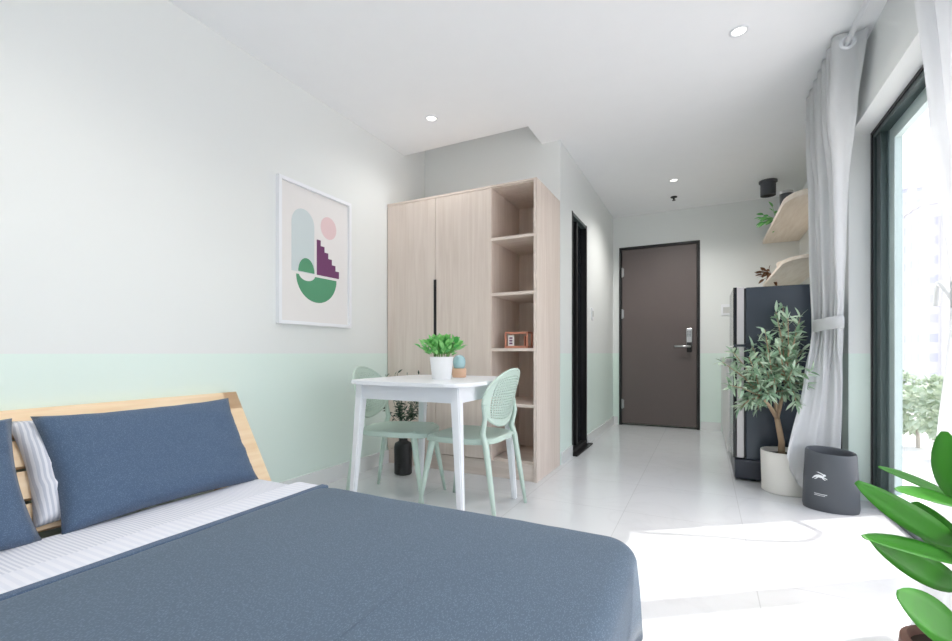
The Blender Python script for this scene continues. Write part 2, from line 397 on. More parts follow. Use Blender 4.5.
# window: outer frame, sashes, panes
b = BM()
WY0 = -1.2
box(b, .925, 1.02, WY0, YP, WT-.045, WT); box(b, .925, 1.02, WY0, YP, 0, .035)
box(b, .925, 1.02, YP-.045, YP, .035, WT-.045); box(b, .925, 1.02, WY0, WY0+.045, .035, WT-.045)
w1 = struct('window_1', b, M['alu'])
b = BM(); box(b, .918, .926, YP-.02, YP, 0, WT); box(b, .918, .926, WY0, YP, WT-.018, WT); struct('window_gasket', b, M['alud'], w1)
def sash(x0, x1, y0, y1, m):
    b = BM(); box(b, x0, x1, y0, y0+.08, .035, WT-.045); box(b, x0, x1, y1-.08, y1, .035, WT-.045)
    box(b, x0, x1, y0+.08, y1-.08, .035, .11); box(b, x0, x1, y0+.08, y1-.08, WT-.12, WT-.045)
    o = struct('window_sash', b, m, w1)
    xm = (x0+x1)/2
    b = BM(); box(b, xm-.003, xm+.003, y0+.08, y1-.08, .11, WT-.12); struct('window_pane', b, M['glass'], o)
sash(.975, 1.01, 2.52, 3.50, M['alul'])
sash(.935, .97, .93, 2.61, M['alu'])
sash(.975, 1.01, -1.15, 1.01, M['alu'])
b = BM(); box(b, .935, .97, 3.50, YP-.045, .035, WT-.045); struct('window_stile', b, M['alu'], w1)
# ceiling rod
b = BM(); tube(b, [(.69, -.6, 2.60), (.69, 4.2, 2.60)], .013, 12); rod = obj('curtain_rod', b, M['white'], None, True, loc=(.69, 4.2, 2.60))
tag(rod, 'white metal curtain rod running under the ceiling along the window wall', 'curtain rod')
for y in (-.3, 2.6, 4.15):
    b = BM(); box(b, .68, .70, y-.01, y+.01, 2.61, H); lathe(b, .69, y, [(.022, H-.006), (.022, H)], 16, capt=True); obj('rod_bracket', b, M['white'], rod)

# ================================================================ WARDROBE
def wardrobe():
    y0, y1, x0, x1, zt = 3.07, 3.645, XL+.003, XI-.002, 2.165
    T = .018
    t = thing('wardrobe', (x0, y0, 0), 'tall pale oak wardrobe with two doors and open side shelves beside the left wall', 'wardrobe')
    X2 = -1.425; ya = y0+.02
    b = BM()
    box(b, x0, x0+T, ya, y1, 0, zt); box(b, x1-T-.006, x1, y0, y1, 0, zt)
    box(b, x0+T, x1-T, ya, y1, zt-T, zt); box(b, X2-T/2, X2+T/2, y0+.004, y1, .12, zt-T)
    obj('carcass', b, M['oak'], t)
    b = BM(); box(b, x0+T, x1-T, y1-.008, y1, .12, zt-T); obj('back_panel', b, M['oak'], t)
    b = BM(); box(b, x0, x1-T, y0+.012, y0+.03, 0, .12); obj('plinth', b, M['oakh'], t)
    b = BM(); box(b, x0+T, x1-T, y0+.03, y1-.01, .12, .12+T); obj('bottom_panel', b, M['oakh'], t)
    b = BM(); box(b, x0, X2, y0+.002, ya, zt-.018, zt); box(b, X2, x1-T, y0+.002, ya+.02, zt-.012, zt); obj('top_rail', b, M['oakh'], t)
    for z in (1.775, 1.365, .955, .55):
        b = BM(); box(b, X2+T/2, x1-T-.006, y0+.004, y1-.01, z-.022, z, bev=.001); obj('shelf', b, M['oakh'], t)
    xm = -1.905
    for k, (a, c) in enumerate(((x0+.004, xm-.002), (xm+.002, X2+.005))):
        b = BM(); box(b, a, c, y0, y0+.018, .13, zt-.022, bev=.001); d = obj('door', b, M['oak'], t)
        b = BM()
        if k == 0: box(b, xm-.011, xm-.001, y0-.006, y0+.003, .88, 1.50)
        else: box(b, xm+.001, xm+.011, y0-.006, y0+.003, .88, 1.50)
        obj('door_handle', b, M['blackm'], d)
wardrobe()

def wire_box():
    x0, x1, y0, y1, z = -1.33, -1.16, 3.14, 3.24, .9555
    t = thing('desk_organizer', ((x0+x1)/2, (y0+y1)/2, z), 'small rose copper wire frame box standing on an open wardrobe shelf', 'organizer')
    b = BM(); r = .006; h = .115
    for x in (x0, x1):
        for y in (y0, y1): box(b, x-r, x+r, y-r, y+r, z, z+h)
    for zz in (z+.012, z+h):
        for y in (y0, y1): box(b, x0, x1, y-r, y+r, zz-r, zz+r)
        for x in (x0, x1): box(b, x-r, x+r, y0, y1, zz-r, zz+r)
    obj('wire_frame', b, M['copper'], t)
    b = BM()
    for k in range(9): box(b, x0, x1, y0+k*(y1-y0)/8-.002, y0+k*(y1-y0)/8+.002, z, z+.006)
    obj('base_grille', b, M['copper'], t)
    b = BM(); box(b, x0+.012, x0+.062, y0+.012, y0+.016, z+.012, z+.098, bev=.001); c = obj('card', b, M['paper'], t)
    b = BM()
    for zz in (.03, .05, .07): box(b, x0+.025, x0+.049, y0+.0105, y0+.0125, z+zz, z+zz+.012)
    obj('card_print', b, M['artplum'], c)
    b = BM(); box(b, x1-.03, x1-.025, y0+.01, y1-.01, z+.012, z+.09); obj('divider', b, M['copper'], t)
wire_box()

# ================================================================ BED
def rbox(bm, x0, x1, y0, y1, z0, z1, rc, re, nx=1, bumpf=None, flare=0):
    """soft box: rounded plan corners rc, rounded top edge re; z0 open bottom"""
    prof = [(flare, z0), (flare*.7, z0+(z1-z0)*.3), (flare*.2, z0+(z1-z0-re)*.6)]
    for k in range(7):
        a = PI/2*k/6; prof.append((-(re-re*math.cos(a)), z1-re+re*math.sin(a)))
    lim = min(x1-x0, y1-y0)/2-re-.004
    for d in [q for q in (.06, .12, .2, .3, .45) if q < lim] or [lim*.8]: prof.append((-(re+d), z1))
    rings = []
    for o, z in prof:
        r = max(rc+o, .002)
        pts = rrect(x0-o, x1+o, y0-o, y1+o, r, 8)
        # densify the straights
        dense = []
        for i in range(len(pts)):
            a = pts[i]; c = pts[(i+1) % len(pts)]; L = math.hypot(c[0]-a[0], c[1]-a[1])
            dense.append(a)
            if i % 9 == 8:
                m = 24
                for q in range(1, m): dense.append((a[0]+(c[0]-a[0])*q/m, a[1]+(c[1]-a[1])*q/m))
        ring = []
        for x, y in dense:
            v = Vector((x, y, z))
            if bumpf: v += bumpf(v, o)
            ring.append(bm.verts.new(v))
        rings.append(ring)
    for a, c in zip(rings, rings[1:]):
        n = len(a)
        for k in range(n): bm.faces.new((a[k], a[(k+1) % n], c[(k+1) % n], c[k]))
    bm.faces.new(rings[-1]); bm.faces.new(rings[0][::-1])
bed = thing('bed', (-1.2, .6, 0), 'low pine platform bed with a leaning headboard and striped mattress sheet', 'bed')
b = BM(); box(b, -2.2, -.20, -.32, 1.55, .03, .10, bev=.006)
for x in (-2.1, -1.2, -.35):
    for y in (-.2, .6, 1.42): box(b, x-.05, x+.05, y-.05, y+.05, 0, .035)
obj('base_frame', b, M['pine'], bed)
def mbump(v, o):
    return Vector((0, 0, .004*noise.noise(v*6))) + Vector((.004*noise.noise(v*9), .004*noise.noise(v*8+Vector((3, 1, 0))), 0))
b = BM(); rbox(b, -2.06, -.22, -.33, 1.59, .10, .285, .06, .04, bumpf=mbump); obj('mattress', b, M['sheet'], bed, True)
# leaning headboard
hb0 = Vector((-2.06, 0, .26)); hb1 = Vector((-2.335, 0, .705)); hu = (hb1-hb0).normalized(); hn = Vector((hu.z, 0, -hu.x))
def hbbox(bm, y0, y1, a0, a1, t0, t1):
    ps = []
    for a in (a0, a1):
        for t_ in (t0, t1):
            for y in (y0, y1): ps.append(bm.verts.new(hb0+hu*a+hn*t_+Vector((0, y, 0))))
    for f in ((0, 1, 3, 2), (4, 6, 7, 5), (0, 4, 5, 1), (2, 3, 7, 6), (0, 2, 6, 4), (1, 5, 7, 3)): bm.faces.new([ps[i] for i in f])
Lh = (hb1-hb0).length
b = BM(); hbbox(b, -.4, 1.665, Lh-.10, Lh, -.05, 0); hbbox(b, 1.585, 1.665, -.12, Lh, -.05, 0); hbbox(b, -.4, -.33, -.12, Lh, -.05, 0); hbbox(b, .58, .65, -.1, Lh, -.05, 0)
hbd = obj('headboard', b, M['pine'], bed)
for k in range(3):
    b = BM(); hbbox(b, -.33, 1.585, Lh-.225-k*.125, Lh-.12-k*.125, -.04, -.015); obj('slat', b, M['pine'], hbd)
for yy in (1.555, -.395):
    b = BM(); box(b, -2.36, -2.31, yy, yy+.06, 0, .64); obj('support_post', b, M['pine'], hbd)

def dbump(v, o):
    z = .006*noise.noise(v*2.3)+.002*noise.noise(v*9)
    dx = dy = 0
    if v.z < .24:
        s = (.26-v.z)*.16
        dx = s*math.sin(v.y*17+1.5)*.5+.01*noise.noise(v*5); dy = s*math.sin(v.x*14)*.5
    return Vector((dx, dy, z))
duv = thing('duvet', (-.9, .6, .29), 'navy blue duvet spread over the bed and hanging down at its foot', 'duvet')
b = BM(); rbox(b, -1.575, -.185, -.36, 1.575, .055, .318, .11, .055, bumpf=dbump, flare=.0); obj('cover', b, M['duvet'], duv, True)
def fbump(v, o): return Vector((.006*noise.noise(Vector((v.y*3, 0, 1))), 0, .002*noise.noise(v*7)))
b = BM(); rbox(b, -1.76, -1.57, -.345, 1.585, .20, .302, .03, .018, bumpf=fbump); fo = obj('folded_edge', b, M['fold'], duv, True)
fo['label'] = 'pale lilac folded back band'
b = BM(); rbox(b, -1.60, -1.555, -.35, 1.58, .19, .309, .01, .009, bumpf=fbump); obj('hem', b, M['pil'], duv, True)

def pillow_bm(wd, ht, th, seed, sag=0.0, N=26):
    bm = BM(); g = {}
    rr = random.Random(seed); off = Vector((rr.random()*10, rr.random()*10, 0))
    for side in (1, -1):
        for i in range(N+1):
            for j in range(N+1):
                u = -1+2*i/N; v = -1+2*j/N
                edge = i in (0, N) or j in (0, N)
                if edge and side == -1: g[(side, i, j)] = g[(1, i, j)]; continue
                pin = 1-.06*(1-abs(v)**2)*abs(u)**3; pin2 = 1-.08*(1-abs(u)**2)*abs(v)**3
                x = u*wd/2*pin; y = v*ht/2*pin2
                h = th/2*((1-u**6)*(1-v**6))**.55*(1-.35*u*u*v*v)*(1.0+.12*(-v))
                h *= 1+.10*noise.noise(Vector((x*5, y*5, side))+off)
                wr = .006*noise.noise(Vector((x*10, y*28, side))+off)*(abs(u)**.5)
                z = side*(h+wr*(0 if edge else 1.6))
                y2 = y-sag*(1-v*v)*.2
                g[(side, i, j)] = bm.verts.new((x, y2, z))
    for side in (1, -1):
        for i in range(N):
            for j in range(N):
                q = [g[(side, i, j)], g[(side, i+1, j)], g[(side, i+1, j+1)], g[(side, i, j+1)]]
                bm.faces.new(q if side == 1 else q[::-1])
    return bm
def pillow(yc, wd, ht, th, base, m, label, seed, group=None, lean=0, tilt=0, fs=0, yaw=0):
    """stands on its lower edge at x,z=base and leans back like the headboard"""
    bm = pillow_bm(wd, ht, th, seed)
    up = Vector((hu.x+lean, 0, hu.z)).normalized(); n = Vector((up.z, 0, -up.x)); sd_ = up.cross(n)*1
    mt = Matrix((( 0, up.x, n.x), (1, up.y, n.y), (0, up.z, n.z))).to_4x4()
    mt = Matrix.Rotation(yaw, 4, 'Z') @ mt @ Matrix.Rotation(tilt, 4, 'Z')
    c = Vector((base[0], yc, base[1]))+up*(ht/2)+n*(th*.35)
    o_bm = bm
    bmesh.ops.transform(o_bm, matrix=mt, verts=o_bm.verts)
    bmesh.ops.recalc_face_normals(o_bm, faces=o_bm.faces)
    for f in o_bm.faces: f.smooth = True
    me = bpy.data.meshes.new('pillow'); o_bm.to_mesh(me); o_bm.free(); me.materials.append(m)
    o = bpy.data.objects.new('pillow', me); C.objects.link(o); o.location = c
    return tag(o, label, 'pillow', group)
pillow(1.165, .79, .47, .15, (-2.055, .252), M['pil'], 'large navy pillow leaning on the headboard, nearest the mint wall beside the table', 3, 'bed pillows', lean=.02)
pillow(.325, .79, .47, .15, (-2.055, .252), M['pil'], 'navy pillow cut off by the left edge of the photo', 5, 'bed pillows', lean=.02)
pillow(1.09, .74, .42, .13, (-2.125, .285), M['sheetp'], 'striped white pillow tucked behind the large navy pillow', 9, 'bed pillows')
pillow(.24, .74, .42, .13, (-2.125, .285), M['sheetp'], 'striped white pillow behind the navy pillow at the left edge', 12, 'bed pillows')

# ================================================================ TABLE
def table():
    cx, cy = -1.43, 2.33
    t = thing('dining_table', (cx, cy, 0), 'white square dining table with rounded corners and splayed legs', 'table')
    b = BM(); slab(b, rrect(cx-.385, cx+.385, cy-.40, cy+.395, .13, 8), .748, .768, .004); obj('tabletop', b, M['white'], t)
    b = BM()
    for s in (-1, 1): box(b, cx-.29, cx+.29, cy+s*.325-.009, cy+s*.325+.009, .665, .748)
    for s in (-1, 1): box(b, cx+s*.315-.009, cx+s*.315+.009, cy-.30, cy+.30, .665, .748)
    obj('apron', b, M['white'], t)
    for sx in (-1, 1):
        for sy in (-1, 1):
            b = BM(); top = (cx+sx*.305, cy+sy*.315); bot = (cx+sx*.355, cy+sy*.35)
            vs_ = []
            for (x, y), z, hw in ((bot, 0, .015), (top, .748, .026)):
                for dx, dy in ((-1, -1), (1, -1), (1, 1), (-1, 1)): vs_.append(b.verts.new((x+dx*hw, y+dy*hw, z)))
            for f in ((3, 2, 1, 0), (4, 5, 6, 7), (0, 1, 5, 4), (1, 2, 6, 5), (2, 3, 7, 6), (3, 0, 4, 7)): b.faces.new([vs_[i] for i in f])
            bmesh.ops.bevel(b, geom=list(b.edges), offset=.006, segments=2, affect='EDGES')
            obj('leg', b, M['white'], t)
table()

# ================================================================ CHAIRS (face +x in local space)
def back_point(u, v):
    """u across (-1..1), v up (-1..1) -> shell of the round backrest"""
    # square to disc
    x = u*math.sqrt(1-v*v/2); z = v*math.sqrt(1-u*u/2)
    W_, Hh = .222, .160
    yy = x*W_; zz = .668+z*Hh
    bend = .055*(abs(x)**2.0)           # wings wrap forward
    lean = -.09*((zz-.46)/.39)
    return Vector((-.185+bend+lean, yy, zz))
def make_chair(label, group):
    t = thing('dining_chair', (0, 0, 0), label, 'chair', group)
    # seat: dished, rounded
    b = BM(); rings = []
    for k, f in enumerate((1, .97, .85, .65, .4, .15)):
        pts = rrect(-.21*f, .235*f, -.225*f, .225*f, .13*f, 6)
        ring = []
        for x, y in pts:
            ww = 1-.12*max(0, -x/.21)
            z = .452-.010*(1-f)**.6+ (-.012*max(0, (x-.17)/.06) if f > .9 else 0)
            ring.append(b.verts.new((x, y*ww, z+(-.006 if k == 0 else 0))))
        rings.append(ring)
    for p, q in zip(rings, rings[1:]):
        n = len(p)
        for k in range(n): b.faces.new((p[k], p[(k+1) % n], q[(k+1) % n], q[k]))
    b.faces.new(rings[-1])
    low = [b.verts.new(v.co+Vector((0, 0, -.024))) for v in rings[0]]
    low2 = [b.verts.new(Vector((v.co.x*.94, v.co.y*.94, v.co.z-.03))) for v in rings[0]]
    n = len(low)
    for k in range(n):
        b.faces.new((rings[0][k], rings[0][(k+1) % n], low[(k+1) % n], low[k])); b.faces.new((low[k], low[(k+1) % n], low2[(k+1) % n], low2[k]))
    b.faces.new(low2[::-1])
    obj('seat', b, M['mint'], t, True, auto=True)
    # perforated backrest: every cell with an eight-sided hole
    b = BM(); N = 20; cache = {}
    def V(u, v, f):
        k = (round(u, 5), round(v, 5), f)
        if k not in cache: cache[k] = b.verts.new(back_point(u, v)+Vector((.003*f, 0, 0)))
        return cache[k]
    for i in range(N):
        for j in range(N):
            u0 = -1+2*i/N; v0 = -1+2*j/N; d = 2/N; um = u0+d/2; vm = v0+d/2
            hole = max(abs(um), abs(vm)) < .84
            outer = [(u0, v0), (um, v0), (u0+d, v0), (u0+d, vm), (u0+d, v0+d), (um, v0+d), (u0, v0+d), (u0, vm)]
            ins = {}
            for f in (1, -1):
                ov = [V(*p, f) for p in outer]
                if not hole:
                    b.faces.new(ov if f == 1 else ov[::-1]); continue
                r = d*.35; ins[f] = [V(um+r*math.cos(R(225+45*k)), vm+r*math.sin(R(225+45*k)), f) for k in range(8)]
                for k in range(8):
                    q = (ov[k], ov[(k+1) % 8], ins[f][(k+1) % 8], ins[f][k]); b.faces.new(q if f == 1 else q[::-1])
            if hole:
                for k in range(8): b.faces.new((ins[1][k], ins[1][(k+1) % 8], ins[-1][(k+1) % 8], ins[-1][k]))
    obj('backrest', b, M['mint'], t)
    b = BM(); pts = []
    for k in range(49):
        a = 2*PI*k/48; c, s_ = math.cos(a), math.sin(a)
        m_ = max(abs(c), abs(s_)); u, v = c/m_, s_/m_
        # invert elliptical mapping roughly: use the square boundary
        pts.append(back_point(u, v))
    tube(b, pts, .008, 8, cap=False); bmesh.ops.remove_doubles(b, verts=b.verts, dist=1e-4)
    obj('back_rim', b, M['mint'], t, True)
    for s in (-1, 1):
        b = BM()
        p0 = back_point(s*.98, -.25)
        tube(b, [p0, p0+Vector((-.010, s*.002, -.07)), (-.165, s*.205, .48), (-.185, s*.205, .42), (-.22, s*.215, .2), (-.25, s*.225, 0)],
             [.012, .013, .017, .0175, .015, .010], 12)
        obj('leg', b, M['mint'], t, True)
        b = BM(); tube(b, [(.16, s*.165, .45), (.175, s*.175, .40), (.21, s*.195, .2), (.245, s*.21, 0)], [.02, .019, .015, .010], 12)
        obj('leg', b, M['mint'], t, True)
    b = BM(); tube(b, [(-.175, -.205, .43), (-.19, 0, .425), (-.175, .205, .43)], .011, 10); obj('stretcher', b, M['mint'], t, True)
    return t
ch = make_chair('mint green chair with perforated round back, on the left of the white table', 'mint chairs at the table')
ch.location = (-1.755, 2.385, 0); ch.rotation_euler = (0, 0, R(13))
dup(ch, (-1.235, 2.41, 0), R(180), 'mint green chair with perforated round back, on the wardrobe side of the table', 'mint chairs at the table')

# ================================================================ TABLE PLANT AND JAR
def herb_pot():
    cx, cy, z = -1.365, 2.27, .768
    t = thing('potted_plant', (cx, cy, z), 'bushy bright green plant in a white pot on the dining table', 'plant')
    b = BM(); lathe(b, cx, cy, [(.052, z), (.055, z+.003), (.068, z+.125), (.070, z+.130), (.064, z+.130), (.060, z+.105)], 32); obj('pot', b, M['potw'], t, True, auto=True)
    b = BM(); lathe(b, cx, cy, [(.061, z+.108), (.01, z+.112)], 24, capb=False, capt=True); obj('soil', b, M['soil'], t)
    b = BM(); rr = random.Random(4)
    for k in range(330):
        a = rr.random()*2*PI; tl = rr.random()**.7
        d = Vector((math.cos(a)*tl*.62, math.sin(a)*tl*.62, 1.55-tl*1.05))
        base = Vector((cx+math.cos(a)*.045*tl, cy+math.sin(a)*.045*tl, z+.115))
        mid = base+d.normalized()*(.03+.085*rr.random())
        d2_ = (d+Vector((rr.uniform(-.4, .4), rr.uniform(-.4, .4), rr.uniform(-.1, .3)))).normalized()
        leaf(b, mid, d2_, Vector((rr.uniform(-.5, .5), rr.uniform(-.5, .5), 1)), .036+.014*rr.random(), .026, .3, .3, 4)
    obj('foliage', b, M['herb'], t, True, recalc=False)
    b = BM()
    for k in range(26):
        a = 2*PI*k/26*3.1; q = .5+.5*rr.random()
        p = Vector((cx+math.cos(a)*.04*q, cy+math.sin(a)*.04*q, z+.108))
        tube(b, [p, p+Vector((math.cos(a)*.015*q, math.sin(a)*.015*q, .045)), p+Vector((math.cos(a)*.045*q, math.sin(a)*.045*q, .085))], .0018, 5)
    obj('stem', b, M['stemg'], t)
herb_pot()
def jar():
    cx, cy, z = -1.375, 2.50, .768
    t = thing('candle_jar', (cx, cy, z), 'small peach jar with a pale blue glass dome behind the white pot on the table', 'jar')
    b = BM(); lathe(b, cx, cy, [(.040, z), (.044, z+.006), (.045, z+.05), (.040, z+.056)], 28, capt=True); obj('jar_body', b, M['peach'], t, True, auto=True)
    b = BM(); lathe(b, cx, cy, [(.030, z+.056), (.036, z+.07), (.040, z+.095), (.036, z+.12), (.022, z+.135), (.004, z+.14)], 28, capt=True); obj('dome', b, M['aqua'], t, True)
jar()

# ================================================================ FLOOR VASE
def vase():
    cx, cy = -2.055, 2.85
    t = thing('bottle_vase', (cx, cy, 0), 'black bottle vase of dark sprigs on the floor beside the wardrobe', 'vase')
    b = BM(); lathe(b, cx, cy, [(.060, 0), (.067, .008), (.068, .21), (.062, .235), (.036, .250), (.033, .255), (.033, .295), (.037, .30), (.029, .30), (.027, .26)], 36); obj('bottle', b, M['blackm'], t, True, auto=True)
    rr = random.Random(11); b = BM(); s_ = BM()
    for k in range(22):
        a = rr.random()*2*PI; q = .08+.15*rr.random()
        end = Vector((cx+.05+math.cos(a)*q, cy+math.sin(a)*q*.8, .50+.27*rr.random()))
        p0 = Vector((cx, cy, .27)); pm = Vector((cx+math.cos(a)*.015, cy+math.sin(a)*.015, .36))
        tube(s_, [p0, pm, end], .0018, 5)
        for j in range(14):
            f = .25+.75*j/13; p = pm.lerp(end, f)
            d = Vector((rr.uniform(-1, 1), rr.uniform(-1, 1), rr.uniform(-.2, .8)))
            leaf(b, p, d, (rr.uniform(-1, 1), rr.uniform(-1, 1), 1), .035+.02*rr.random(), .014, .2, .2, 3)
    obj('foliage', b, M['darkleaf'], t, True, recalc=False); obj('stem', s_, M['darkleaf'], t)
vase()

# ================================================================ WALL ART
def onwall(px, py, X):
    ang = math.atan((px-476)/FPX)-YAW
    y = X/math.tan(ang); dep = -X*math.sin(YAW)+y*math.cos(YAW)
    return y, EYE+(353-py)/FPX*dep
def art():
    X = XL
    y0, y1, z0, z1 = 1.965, 2.61, 1.105, 2.03
    t = thing('wall_art', (X, (y0+y1)/2, z0), 'white framed print of an arch, a stair and a green bowl on the left wall', 'picture')
    f = .022
    b = BM(); box(b, X, X+.03, y0, y0+f, z0, z1); box(b, X, X+.03, y1-f, y1, z0, z1); box(b, X, X+.03, y0+f, y1-f, z0, z0+f); box(b, X, X+.03, y0+f, y1-f, z1-f, z1)
    obj('frame', b, M['white'], t)
    b = BM(); box(b, X+.002, X+.012, y0+f, y1-f, z0+f, z1-f); obj('print', b, M['artpaper'], t)
    XP = X+.012
    def Z(zx, zy): return onwall(250+zx*150/481, 150+zy*200/641, XP)
    def shape(name, pts, m, x=XP+.0006):
        b = BM(); lo = [b.verts.new((XP, y, z)) for y, z in pts]; hi = [b.verts.new((x, y, z)) for y, z in pts]; n = len(pts)
        b.faces.new(lo[::-1]); b.faces.new(hi)
        for k in range(n): b.faces.new((lo[k], lo[(k+1) % n], hi[(k+1) % n], hi[k]))
        obj(name, b, m, t)
    def ellp(c, a, e, a0=0, a1=360, n=32): return [(c[0]+a*math.cos(R(a0+(a1-a0)*k/n)), c[1]+e*math.sin(R(a0+(a1-a0)*k/n))) for k in range(n+1)]
    l = Z(133, 300)[0]; r = Z(206, 300)[0]; top = Z(165, 187)[1]; bot = Z(150, 388)[1]; rad = (r-l)/2; cy_ = (l+r)/2
    shape('printed_arch', ellp((cy_, top-rad*1.1), rad, rad*1.1, 0, 180)+[(l, bot), (r, bot)], M['artblue'])
    c = Z(252, 252); a = abs(Z(277, 252)[0]-Z(227, 252)[0])/2
    shape('printed_disc', ellp(c, a, a*1.05)[:-1], M['artpink'])
    s0 = Z(214, 402); s1 = Z(285, 412); st = Z(219, 288)[1]; n = 6; pts = [(s0[0], s0[1]), (s0[0], st)]
    zb = (s0[1]+s1[1])/2; pts = [(s0[0], zb), (s0[0], st)]; W_ = (s1[0]-s0[0])/n; hh = (st-zb-.012)/n
    for k in range(n):
        pts.append((s0[0]+W_*(k+1), st-hh*k)); pts.append((s0[0]+W_*(k+1), st-hh*(k+1)))
    pts[-1] = (s1[0], zb); pts.insert(-1, (s1[0], zb+.02)) if False else None
    shape('printed_stair', pts, M['artplum'], XP+.0012)
    c = Z(181, 392); a = (Z(207, 392)[0]-Z(155, 392)[0])/2; zd = Z(181, 347)[1]
    shape('printed_dome', ellp(c, a, zd-c[1], 0, 180), M['artgreen'], XP+.0012)
    shape('printed_moon', ellp((c[0]+.005, c[1]-.012), a, .045, 180, 360), M['artpaper'], XP+.0018)
    l = Z(148, 400)[0]; r = Z(277, 400)[0]; zb = Z(215, 490)[1]; zt = (Z(148, 398)[1]+Z(277, 418)[1])/2
    shape('printed_bowl', ellp(((l+r)/2, zt), (r-l)/2, zt-zb, 180, 360), M['artgreen'], XP+.0012)
art()

# ================================================================ FRIDGE
def fridge():
    x0, x1, y0, y1, h = .262, .87, 3.79, 4.33, 1.395
    t = thing('refrigerator', (x0, y0, 0), 'dark slate two door refrigerator standing behind the olive tree', 'refrigerator')
    boxp('body', (x0, x1, y0, y1, .155, h-.004), M['fridge'], t, bev=.008)
    boxp('base', (x0-.07, x1, y0-.01, y1, .012, .155), M['fridged'], t, bev=.012)
    for z0, z1, nm in ((.165, .968, 'lower_door'), (.980, h, 'freezer_door')):
        d = boxp(nm, (x0-.055, x0-.010, y0, y1, z0, z1), M['silver'], t, bev=.004)
        boxp('door_front', (x0-.078, x0-.055, y0, y1, z0, z1), M['black'], d, bev=.003)
        boxp('gasket', (x0-.010, x0, y0+.004, y1, z0+.01, z1-.01), M['blackm'], d)
    boxp('hinge_cover', (x0-.075, x0+.03, y0-.004, y0+.03, .966, .982), M['fridged'], t)
    for x in (x0+.05, x1-.05):
        for y in (y0+.05, y1-.05):
            b = BM(); lathe(b, x, y, [(.02, 0), (.02, .012)], 12, capt=True); obj('foot', b, M['blackm'], t)
fridge()
# kitchen base units
kc = thing('kitchen_cabinet', (.17, 4.7, 0), 'pale kitchen base cabinet between the refrigerator and the entrance wall', 'cabinet')
boxp('body', (.19, XK-.002, 4.40, YF-.012, .08, .84), M['cab'], kc)
for y0 in (4.41, 4.96, 5.51): 
    d = boxp('door', (.172, .19, y0, y0+.54, .085, .835), M['cab'], kc, bev=.002)
boxp('plinth', (.22, XK-.002, 4.40, YF-.012, 0, .08), M['cab'], kc)
boxp('worktop', (.165, XK-.002, 4.38, YF-.002, .84, .87), M['counter'], kc, bev=.003)

# ================================================================ SHELVES ON THE RIGHT WALL
def wshelf(z, y0, y1, xd, label, th=.035, m=None, rc=.16):
    pts = [(XK-.002, y0), (XK-.002, y1)] + [(xd+.0, y1)]
    for k in range(9):
        a = R(180+90*k/8); pts.append((xd+rc+rc*math.cos(a), y0+rc*1.8+rc*1.8*math.sin(a)))
    b = BM(); slab(b, pts, z-th, z, .004); o = obj('wall_shelf', b, m or M['shelf'], None, loc=(XK, y0, z)); tag(o, label, 'shelf'); return o
wshelf(2.20, 4.30, YF-.005, .585, 'upper pale wooden wall shelf with rounded corner above the refrigerator', .045)
wshelf(1.70, 4.36, YF-.005, .585, 'lower pale wooden wall shelf just above the refrigerator top', .03)
# tray and bottle-like box on them
b = BM(); lathe(b, .74, 4.95, [(.12, 1.7005), (.15, 1.715), (.155, 1.74), (.145, 1.74), (.12, 1.72)], 32, sx=1, sy=1.5); o = obj('tray', b, M['shelf'], None, True, loc=(.74, 4.95, 1.70), auto=True)
tag(o, 'oval wooden tray lying on the lower wall shelf', 'tray')
can = thing('canister', (.66, 4.95, 2.2), 'grey canister standing on the upper wall shelf', 'canister')
b = BM(); lathe(b, .66, 4.95, [(.05, 2.2005), (.052, 2.21), (.052, 2.36)], 24, capt=True); obj('can_body', b, M['canister'], can, True, auto=True)
b = BM(); lathe(b, .66, 4.95, [(.055, 2.36), (.055, 2.385), (.02, 2.395)], 24, capt=True); obj('lid', b, M['steel'], can, True, auto=True)
def trailing(cx, cy, z, name, label, m, mp, n, L, pot_r, pot_h, seed, out=(-1, -1)):
    t = thing(name, (cx, cy, z), label, 'plant')
    b = BM(); lathe(b, cx, cy, [(pot_r*.8, z+.0005), (pot_r, z+pot_h), (pot_r*.85, z+pot_h), (pot_r*.8, z+pot_h*.8)], 20); obj('pot', b, mp, t, True, auto=True)
    rr = random.Random(seed); b = BM()
    for k in range(n):
        d = Vector((out[0]*rr.random()+rr.uniform(-.5, .5), out[1]*rr.random()+rr.uniform(-.5, .5), rr.uniform(-.3, .6)))
        p = Vector((cx, cy, z+pot_h))+d.normalized()*L*(.2+rr.random()*.8)
        leaf(b, p, d, (rr.uniform(-1, 1), rr.uniform(-1, 1), 1), .07, .03, .3, .2, 4)
        tube(b, [(cx, cy, z+pot_h*.8), p], .002, 4)
    obj('foliage', b, m, t, recalc=False)
trailing(.635, 5.35, 2.20, 'trailing_plant', 'small green plant leaning over the edge of the upper wall shelf', M['herb'], M['potw'], 34, .13, .035, .05, 21, (-1.2, .3))
trailing(.63, 5.75, 1.70, 'dried_plant', 'small brown dried arrangement at the far end of the lower wall shelf', M['basket'], M['basket'], 26, .09, .04, .06, 22, (-.6, .2))

